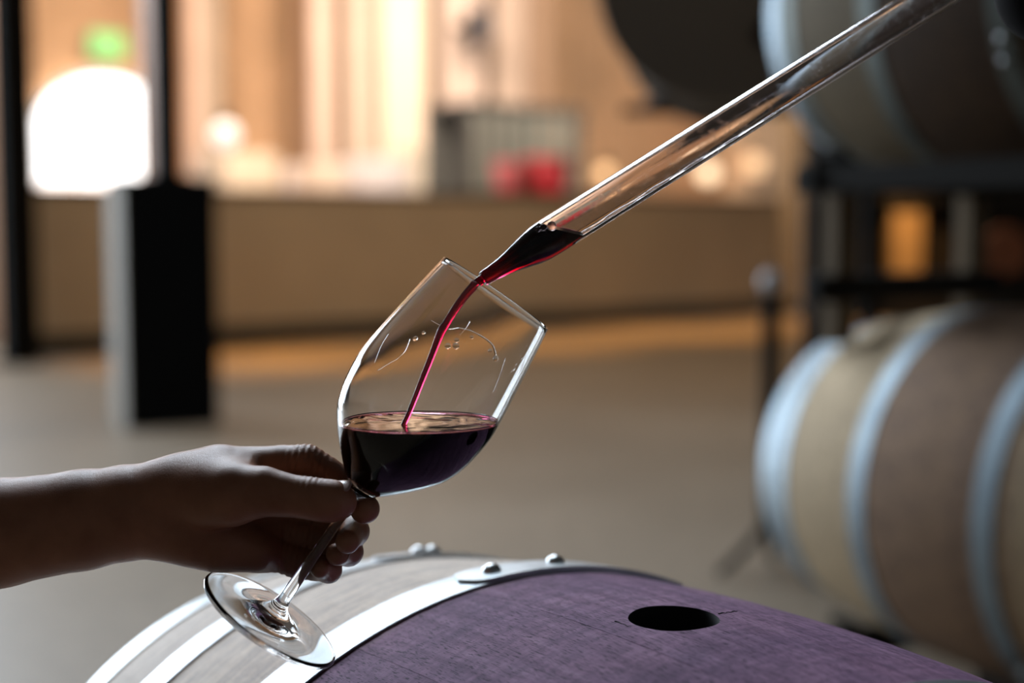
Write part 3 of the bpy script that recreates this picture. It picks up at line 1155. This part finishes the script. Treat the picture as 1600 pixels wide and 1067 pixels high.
def cut_wall(prof, n, M, co, no, me_obj, Minv):
    """inner wall of a vessel, left out where the wine touches it; joined to the vessel's own mesh"""
    b = MB().lathe(prof, n, M)
    bm = bmesh.new()
    vv = [bm.verts.new(q) for q in b.v]
    for f in b.f:
        bm.faces.new([vv[i] for i in f])
    bmesh.ops.bisect_plane(bm, geom=bm.verts[:] + bm.edges[:] + bm.faces[:], plane_co=co, plane_no=no, clear_inner=True)
    bmesh.ops.transform(bm, matrix=Minv, verts=bm.verts[:])
    bm.from_mesh(me_obj.data)
    bmesh.ops.remove_doubles(bm, verts=bm.verts[:], dist=1e-6)
    bm.to_mesh(me_obj.data)
    bm.free()
    me_obj.data.polygons.foreach_set('use_smooth', [True] * len(me_obj.data.polygons))
    me_obj.data.update()


def clip_lathe(prof, n, M, co, no, name, matr, parent=None):
    """closed lathe solid in world space with everything on the +no side of the plane cut away and capped"""
    b = MB().lathe(prof, n, M)
    bm = bmesh.new()
    vv = [bm.verts.new(q) for q in b.v]
    for f in b.f:
        bm.faces.new([vv[i] for i in f])
    bmesh.ops.recalc_face_normals(bm, faces=bm.faces[:])
    g = bm.verts[:] + bm.edges[:] + bm.faces[:]
    res = bmesh.ops.bisect_plane(bm, geom=g, plane_co=co, plane_no=no, clear_outer=True)
    ed = [e for e in res['geom_cut'] if isinstance(e, bmesh.types.BMEdge)]
    bmesh.ops.contextual_create(bm, geom=ed)
    bmesh.ops.recalc_face_normals(bm, faces=bm.faces[:])
    me = bpy.data.meshes.new(name)
    bm.to_mesh(me)
    bm.free()
    me.materials.append(matr)
    me.polygons.foreach_set('use_smooth', [len(p.vertices) <= 4 for p in me.polygons])
    me.set_sharp_from_angle(angle=math.radians(40))
    at = me.attributes.new('in_glass', 'FLOAT', 'FACE')
    at.data.foreach_set('value', [0.0 if len(p.vertices) > 4 else 1.0 for p in me.polygons])
    return link(name, me, parent)


cut_wall(innp[::-1], 128, MG, (0, 0, at_y(660, 660, GY).z), (0, 0, 1), bowl, MG.inverted())
winp = [(r, z) for r, z in innp if z < 560 * K]
winp = winp + [(0, winp[-1][1])]
WZ = at_y(660, 660, GY).z
wine = clip_lathe(winp, 128, MG, (0, 0, WZ), (0, 0, 1), 'red_wine', M_WINE)
tag(wine, 'dark red wine lying level in the bowl of the tilted glass', 'wine')

# thin meniscus where the wine climbs the wall of the bowl
cap = max((q for q in wine.data.polygons), key=lambda q: len(q.vertices))
ring = [wine.data.vertices[i].co.copy() for i in cap.vertices]
cen = sum(ring, Vector()) / len(ring)
mb = MB()
n = len(ring)
rows = []
for q in ring:
    d = (cen - q).normalized()
    d.z = 0
    rows.append([q + d * .0002 - Vector((0, 0, .0004)), q + d * .0008 + Vector((0, 0, .0001)), q + d * .0004 + Vector((0, 0, .0005)), q + d * .0002 + Vector((0, 0, .0011))])
vv = [p_ for r in rows for p_ in r]
ff = [(i * 4 + k, i * 4 + (k + 1) % 4, ((i + 1) % n) * 4 + (k + 1) % 4, ((i + 1) % n) * 4 + k) for i in range(n) for k in range(4)]
mesh_obj('meniscus', vv, ff, M_WINE, wine, True)['label'] = 'thin crimson line of wine along the wall of the bowl'

# ------------------------------------------------------------------ wine thief
TA = at_y(754, 436, .768)
TB = at_y(1432, 11, .845)
TAX = (TB - TA).normalized()
TL = (at_y(1655, -128, .87) - TA).length
MT = axes(TA, TAX, (TAX.z, 0, -TAX.x))
k2 = PX
TO = [(11.5, 0), (12.2, 5), (12.8, 16), (14.5, 32), (18.0, 52), (22.8, 72), (27.2, 90), (29.8, 106), (30.6, 124), (30.6, 150)]
TI = [(8.2, 0), (8.6, 5), (9.0, 16), (10.5, 32), (13.8, 52), (18.6, 72), (22.8, 90), (25.0, 106), (25.6, 124), (25.6, 150)]
to = [(r * k2, z * k2) for r, z in smooth_prof(TO, 45)] + [(30.6 * k2, TL)]
ti = [(r * k2, z * k2) for r, z in smooth_prof(TI, 45)] + [(25.6 * k2, TL)]
thief = empty('wine_thief', TA)
thief.rotation_euler = MT.to_euler()
tag(thief, 'long glass wine thief slanting from the upper right, pouring into the glass', 'wine thief')
tube_o = MB().lathe([ti[0]] + to + [ti[-1]], 96).build('tube', M_TUBE, thief, True, 60)

# wine left in the lower end of the thief
tw = [(0, 0)] + ti[:-1] + [(ti[-1][0], 330 * k2), (0, 330 * k2)]
lo = at_y(879, 360, .775)
tn = Vector((math.sin(math.radians(14)), -.10, math.cos(math.radians(14))))
cut_wall((ti[:-1] + [(ti[-1][0], 330 * k2), ti[-1]])[::-1], 96, MT, lo, tn, tube_o, MT.inverted())
tube_o.data.set_sharp_from_angle(angle=math.radians(60))
w2 = clip_lathe(tw, 96, MT, lo, tn, 'red_wine', M_WINE)
tag(w2, 'dark red wine running out of the lower end of the wine thief', 'wine')
bub = MB()
for px, py, r in ((862, 353, 7.5), (849, 355, 5.5), (841, 358, 4)):
    c = at_y(px, py, .763)
    rr = r * k2
    bub.lathe([(0, -rr)] + [(rr * math.sin(t), -rr * math.cos(t)) for t in np.linspace(.2, 2.94, 10)] + [(0, rr)], 18, Matrix.Translation(c))
bub.build('bubble', glass_mat('bubble_film', 1.08, (1, .93, .94)), w2, True)['label'] = 'clear bubbles at the surface'

# thin film of wine along the lower inside of the tube
fl = MB()
fp = []
inv = MT.inverted()
dn = (inv.to_3x3() @ Vector((0, 0, -1)))
dn = Vector((dn.x, dn.y, 0)).normalized()
sd = Vector((-dn.y, dn.x, 0))
rows = []
for i in range(40):
    z = (150 + 420 * i / 39) * k2
    wdt = math.radians(30 - 20 * i / 39 + 4 * math.sin(i * .9))
    hi = 2.6 * k2 * (1 - .75 * i / 39)
    row = []
    for q in range(9):
        a = -wdt + 2 * wdt * q / 8
        row.append((dn * math.cos(a) + sd * math.sin(a)) * (25.7 * k2) + Vector((0, 0, z)))
    for q in range(7, 0, -1):
        a = -wdt + 2 * wdt * q / 8
        row.append((dn * math.cos(a) + sd * math.sin(a)) * (25.7 * k2 - hi * math.sin(math.pi * q / 8)) + Vector((0, 0, z)))
    rows.append(row)
n = 16
vv = [p for r in rows for p in r]
ff = [(i * n + k, (i + 1) * n + k, (i + 1) * n + (k + 1) % n, i * n + (k + 1) % n) for i in range(39) for k in range(n)]
ff += [tuple(range(n)), tuple(39 * n + k for k in range(n))[::-1]]
fo = mesh_obj('wine_film', [MT @ p for p in vv], ff, M_WINE, w2, True)
fo['label'] = 'thin trail of wine along the lower inside of the tube'

# ------------------------------------------------------------------ stream of wine
ST = [(757, 433, 8.0), (748, 440, 7.6), (738, 449, 7.2), (727, 461, 6.9), (716, 476, 6.6), (706, 491, 6.3), (697, 506, 6.2), (690, 516, 7.2), (686, 526, 6.0), (679, 544, 5.6),
      (671, 565, 5.2), (662, 587, 4.9), (653, 610, 4.6), (645, 631, 4.4), (637, 650, 4.2), (629, 667, 4.4), (626, 673, 5.2)]
sp = [at_y(x, y, .768 - .006 * min(1, i / 14)) for i, (x, y, r) in enumerate(ST)]
so = MB().tube(sp, [r * PX for *_, r in ST], 20).build('wine_stream', M_WINE, None, True)
tag(so, 'thin crimson stream of wine falling from the thief into the glass', 'wine stream')
md = so.modifiers.new('smooth', 'SUBSURF')
md.levels = md.render_levels = 2

# ------------------------------------------------------------------ hands


def smin(a, b, k):
    h = np.maximum(k - np.abs(a - b), 0) / k
    return np.minimum(a, b) - h * h * k * .25


class Field:
    """signed distance field sampled on a grid, meshed with surface nets"""

    def __init__(s, lo, hi, h):
        s.lo, s.h = np.array(lo), h
        n = np.ceil((np.array(hi) - s.lo) / h).astype(int) + 1
        g = [s.lo[i] + np.arange(n[i]) * h for i in range(3)]
        s.X, s.Y, s.Z = np.meshgrid(*g, indexing='ij')
        s.X, s.Y, s.Z = (q.astype(np.float32) for q in (s.X, s.Y, s.Z))
        s.n = n

    def cone(s, a, b, ra, rb):
        ax, ay, az = a
        d = [b[i] - a[i] for i in range(3)]
        L = sum(q * q for q in d) + 1e-12
        px, py, pz = s.X - ax, s.Y - ay, s.Z - az
        t = np.clip((px * d[0] + py * d[1] + pz * d[2]) / L, 0, 1)
        return np.sqrt((px - t * d[0]) ** 2 + (py - t * d[1]) ** 2 + (pz - t * d[2]) ** 2) - (ra + (rb - ra) * t)

    def chain(s, pts, k):
        d = None
        for (a, ra), (b, rb) in zip(pts, pts[1:]):
            q = s.cone(a, b, ra, rb)
            d = q if d is None else smin(d, q, k)
        return d

    def along(s, a, b):
        d = Vector(b) - Vector(a)
        L = d.length
        d = d / L
        return (s.X - a[0]) * d.x + (s.Y - a[1]) * d.y + (s.Z - a[2]) * d.z

    def ball(s, c):
        return np.sqrt((s.X - c[0]) ** 2 + (s.Y - c[1]) ** 2 + (s.Z - c[2]) ** 2)

    def mesh(s, F, name, material):
        ins = F < 0
        nx, ny, nz = F.shape
        corners = [(i, j, k) for i in (0, 1) for j in (0, 1) for k in (0, 1)]
        sub = lambda A, c: A[c[0]:nx - 1 + c[0], c[1]:ny - 1 + c[1], c[2]:nz - 1 + c[2]]
        cnt = sum(sub(ins, c).astype(np.int8) for c in corners)
        act = (cnt > 0) & (cnt < 8)
        idx = -np.ones(act.shape, np.int64)
        cells = np.argwhere(act)
        idx[act] = np.arange(len(cells))
        pos = np.zeros((len(cells), 3))
        num = np.zeros(len(cells))
        ci, cj, ck = cells.T
        for a in range(8):
            for b in range(a + 1, 8):
                A, B = corners[a], corners[b]
                if sum(abs(A[i] - B[i]) for i in range(3)) != 1:
                    continue
                fa = F[ci + A[0], cj + A[1], ck + A[2]]
                fb = F[ci + B[0], cj + B[1], ck + B[2]]
                m = (fa < 0) != (fb < 0)
                t = np.where(m, fa / np.where(m, fa - fb, 1), 0)
                for i in range(3):
                    pos[:, i] += np.where(m, A[i] + t * (B[i] - A[i]), 0)
                num += m
        pos = (cells + pos / num[:, None]) * s.h + s.lo
        quads = []
        for ax in range(3):
            o1, o2 = [i for i in range(3) if i != ax]
            sl0 = [slice(None)] * 3
            sl1 = [slice(None)] * 3
            sl0[ax] = slice(0, -1)
            sl1[ax] = slice(1, None)
            ch = ins[tuple(sl0)] != ins[tuple(sl1)]
            e = np.argwhere(ch)
            e = e[(e[:, o1] > 0) & (e[:, o2] > 0) & (e[:, o1] < F.shape[o1] - 1) & (e[:, o2] < F.shape[o2] - 1)]
            u1, u2 = np.eye(3, dtype=int)[o1], np.eye(3, dtype=int)[o2]
            q = np.stack([idx[tuple((e - d).T)] for d in (u1 + u2, u2, 0 * u1, u1)], 1)
            flip = ins[tuple(e.T)] ^ (ax == 1)
            q[~flip] = q[~flip][:, ::-1]
            quads.append(q)
        quads = np.concatenate(quads)
        quads = quads[(quads >= 0).all(1)]
        me = bpy.data.meshes.new(name)
        me.from_pydata(pos.tolist(), [], quads.tolist())
        me.materials.append(material)
        me.polygons.foreach_set('use_smooth', [True] * len(me.polygons))
        me.update()
        return link(name, me)


def skin_mat():
    m = mat('skin', (.42, .25, .175), .42, **{'Specular IOR Level': .32})
    t = NT(m)
    tc = t.n('ShaderNodeTexCoord')
    a = t.n('ShaderNodeTexNoise', {'Vector': tc.outputs['Object'], 'Scale': 45.0, 'Detail': 3})
    t.link(t.ramp(a.outputs['Fac'], [(.3, (.31, .125, .065)), (.7, (.43, .185, .10))]), t.b.inputs['Base Color'])
    v = t.n('ShaderNodeTexVoronoi', {'Vector': tc.outputs['Object'], 'Scale': 2000.0})
    b = t.n('ShaderNodeTexNoise', {'Vector': tc.outputs['Object'], 'Scale': 480.0, 'Detail': 5})
    h = t.n('ShaderNodeMath', {0: v.outputs['Distance'], 1: b.outputs['Fac']}, operation='ADD')
    t.bump(h.outputs[0], .22, .0005)
    t.b.inputs['Subsurface Weight'].default_value = .06
    t.b.inputs['Subsurface Radius'].default_value = (.006, .002, .001)
    t.b.inputs['Subsurface Scale'].default_value = .6
    return m


M_SKIN = skin_mat()
M_NAIL = mat('fingernail', (.52, .33, .27), .28)


def hp(px, py, d):
    """pixel position and millimetres behind the plane of the glass"""
    return tuple(at_y(px, py, GY + d / 1000))


def ch(*pts):
    return [(hp(x, y, d), r * PX) for x, y, d, r in pts]


A_, B_ = hp(-190, 980, 60), hp(625, 660, -30)
F_ = Field((A_[0], GY - .055, A_[2] - .005), (B_[0], GY + .075, B_[2]), .00095)
arm = F_.chain(ch((-185, 860, 18, 101), (0, 832.5, 17, 85.5), (130, 812, 15, 78.5), (200, 801, 14, 74.5), (250, 797, 14, 71), (278, 796, 15, 68.5)), .004)
body = arm
for c_ in (ch((262, 772, 15, 47), (300, 755, 16, 43), (345, 740, 18, 40), (400, 737, 21, 36)),
           ch((262, 795, 18, 48), (402, 775, 30, 34)),
           ch((266, 812, 18, 46), (408, 818, 32, 32)),
           ch((270, 818, 15, 46), (300, 832, 11, 42), (340, 846, 12, 40), (405, 858, 24, 33))):
    body = smin(body, F_.chain(c_, .01), .012)
body = smin(body, F_.cone(hp(300, 838, 8), hp(400, 862, 14), 38 * PX, 31 * PX), .008)
# fingers
idx_ = ch((398, 736, 21, 35), (440, 729, 19, 30), (478, 727, 16, 26.5), (512, 741, 18, 22.5), (538, 758, 19, 20.5), (560, 778, 12, 20.5), (570, 795, 0, 23.5))
mid_ = ch((405, 776, 30, 33), (500, 790, 35, 25), (530, 806, 29, 21.5), (554, 830, 16, 19.5), (543, 846, -9, 19))
rin_ = ch((408, 818, 32, 31), (496, 836, 35, 24), (528, 850, 29, 20.5), (545, 862, 16, 19), (527, 866, 0, 18))
pin_ = ch((406, 858, 26, 31), (468, 876, 30, 22), (496, 885, 27, 18.5), (514, 891, 17, 16.5), (500, 888, 4, 15.5))
fing = None
for c_ in (idx_, mid_, rin_, pin_):
    q = F_.chain(c_, .007)
    fing = q if fing is None else smin(fing, q, .0012)
# skin folds over the index knuckle
a_, b_ = hp(430, 722, 10), hp(530, 742, 10)
s_ = F_.along(a_, b_) / PX
for s0, am, wd_ in ((38, .00045, 26), (66, .0004, 20)):
    fing = fing - 2.4 * am * np.abs(np.cos(.5 * (s_ - s0) * 2 * np.pi / 10.5)) ** .7 * np.exp(-((s_ - s0) / wd_) ** 2)
kf = np.where(F_.X < hp(430, 800, 0)[0], .007, .0015)
body = smin(body, fing, kf)
# thumb
thumb = F_.chain(ch((282, 780, 6, 46), (330, 774, -2, 47), (365, 772, -7, 45), (412, 768, -12, 34.5), (450, 774, -14, 28), (480, 779, -15, 25), (502, 782, -15, 26), (522, 783, -14, 26.5), (532, 784, -12, 23)), .007)
a_, b_ = hp(440, 760, -14), hp(540, 775, -14)
s_ = F_.along(a_, b_) / PX
zt_ = (F_.Z - (hp(480, 765, -14)[2])) / PX
thumb = thumb + (-.0010 * np.abs(np.cos(.5 * (s_ - 42) * 2 * np.pi / 8.5)) ** .7 * np.exp(-((s_ - 42) / 17) ** 2)) / (1 + np.exp(-(zt_ + 6) / 4))
zsel = 1 / (1 + np.exp(-(F_.Z - hp(400, 785, 0)[2]) / .004))
kt = np.where(F_.X < hp(425, 800, 0)[0], .0035 + .0135 * zsel * np.clip((hp(425, 800, 0)[0] - F_.X) / .012, 0, 1), np.where(F_.X < hp(450, 800, 0)[0], .002, .0008))
body = smin(body, thumb, kt)
# wrist tendons, creases of the palm and of the heel of the hand


def crease(pts, depth, width):
    global body
    P = [hp(*q) for q in pts]
    d = None
    for a, b in zip(P, P[1:]):
        q = F_.cone(a, b, 0, 0)
        d = q if d is None else np.minimum(d, q)
    body = body + depth * np.exp(-(d / width) ** 2)


crease([(405, 845, 2), (425, 868, 4), (440, 892, 10)], .0009, .0016)
crease([(385, 800, 4), (410, 830, 4), (418, 862, 4), (412, 892, 6)], .0007, .0014)
crease([(455, 800, 14), (462, 840, 14), (466, 890, 16)], .0006, .0014)
for k in range(5):
    crease([(300 + 17 * k, 868 + 3.4 * k, -4), (306 + 17 * k, 884 + 3.4 * k, 4)], .00035, .0011)
arm_o = F_.mesh(body, 'person', M_SKIN)
arm_o.name = 'person'
sm = arm_o.modifiers.new('smooth', 'SMOOTH')
sm.factor = .35
sm.iterations = 1
tag(arm_o, 'bare forearm and hand from the left, pinching the wine glass stem', 'person')


def nail(c, zdir, xdir, rx, ry, rz):
    """thin curved plate set into the fingertip"""
    vv, ff = [], []
    n, m = 10, 8
    for lay in (0, 1):
        for i in range(n + 1):
            for j in range(m + 1):
                u, v = 2 * i / n - 1, 2 * j / m - 1
                x = u * math.sqrt(1 - .35 * v * v)
                vv.append((x * rx, v * ry, rz * (1 - .9 * v * v - .25 * u * u) - lay * .0006))
    Q = (n + 1) * (m + 1)
    for i in range(n):
        for j in range(m):
            a = i * (m + 1) + j
            ff.append((a, a + m + 1, a + m + 2, a + 1))
            ff.append((Q + a, Q + a + 1, Q + a + m + 2, Q + a + m + 1))
    bd = [i * (m + 1) for i in range(n + 1)] + [n * (m + 1) + j for j in range(1, m + 1)] + [i * (m + 1) + m for i in range(n - 1, -1, -1)] + [j for j in range(m - 1, 0, -1)]
    for a, b in zip(bd, bd[1:] + bd[:1]):
        ff.append((b, a, Q + a, Q + b))
    M = axes(c, zdir, xdir)
    return mesh_obj('fingernail', [M @ Vector(q) for q in vv], ff, M_NAIL, arm_o, True)


nail(hp(527, 758.5, -15), (-.06, -.35, .93), (1, 0, -.06), 22 * PX, 15 * PX, 2.6 * PX)
nail(hp(558, 844, 2), (.8, .1, -.25), (.2, -.9, 0), 13 * PX, 13 * PX, 3 * PX)
nail(hp(540, 873, 2), (.6, .0, -.6), (.2, -.9, 0), 12 * PX, 11 * PX, 3 * PX)

# the hand at the upper right that holds the thief: only its heel shows
t0 = at_y(1600, -93, .865)


def tp_(along, side, depth):
    """along the tube, across it (down right positive), behind it; in pixels"""
    p = t0 + TAX * (along * PX)
    sdv = Vector((TAX.z, 0, -TAX.x))
    return tuple(p + sdv * (side * PX) + Vector((0, depth * PX, 0)))


def tc_(*pts):
    return [(tp_(x, y, d), r * PX) for x, y, d, r in pts]


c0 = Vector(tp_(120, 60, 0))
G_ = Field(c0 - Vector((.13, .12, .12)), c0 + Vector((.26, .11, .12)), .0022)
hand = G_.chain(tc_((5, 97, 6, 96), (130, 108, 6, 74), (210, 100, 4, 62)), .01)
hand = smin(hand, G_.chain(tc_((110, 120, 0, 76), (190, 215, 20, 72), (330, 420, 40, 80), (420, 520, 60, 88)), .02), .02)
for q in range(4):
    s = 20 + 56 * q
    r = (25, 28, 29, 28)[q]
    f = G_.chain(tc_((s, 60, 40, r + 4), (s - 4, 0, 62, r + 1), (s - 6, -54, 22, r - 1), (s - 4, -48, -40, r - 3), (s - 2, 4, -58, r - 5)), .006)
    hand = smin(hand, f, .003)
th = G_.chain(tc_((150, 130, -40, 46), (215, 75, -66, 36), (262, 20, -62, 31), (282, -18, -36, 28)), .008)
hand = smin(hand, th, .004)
hand_o = G_.mesh(hand, 'person', mat('shaded_hand', (.006, .005, .005), .95, **{'Specular IOR Level': .1}))  # backlit hand: its shade is put into a near-black colour
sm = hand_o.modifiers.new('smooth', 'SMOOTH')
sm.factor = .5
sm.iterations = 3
tag(hand_o, 'hand at the top right corner, shade put into its black colour, gripping the upper end of the wine thief', 'person')
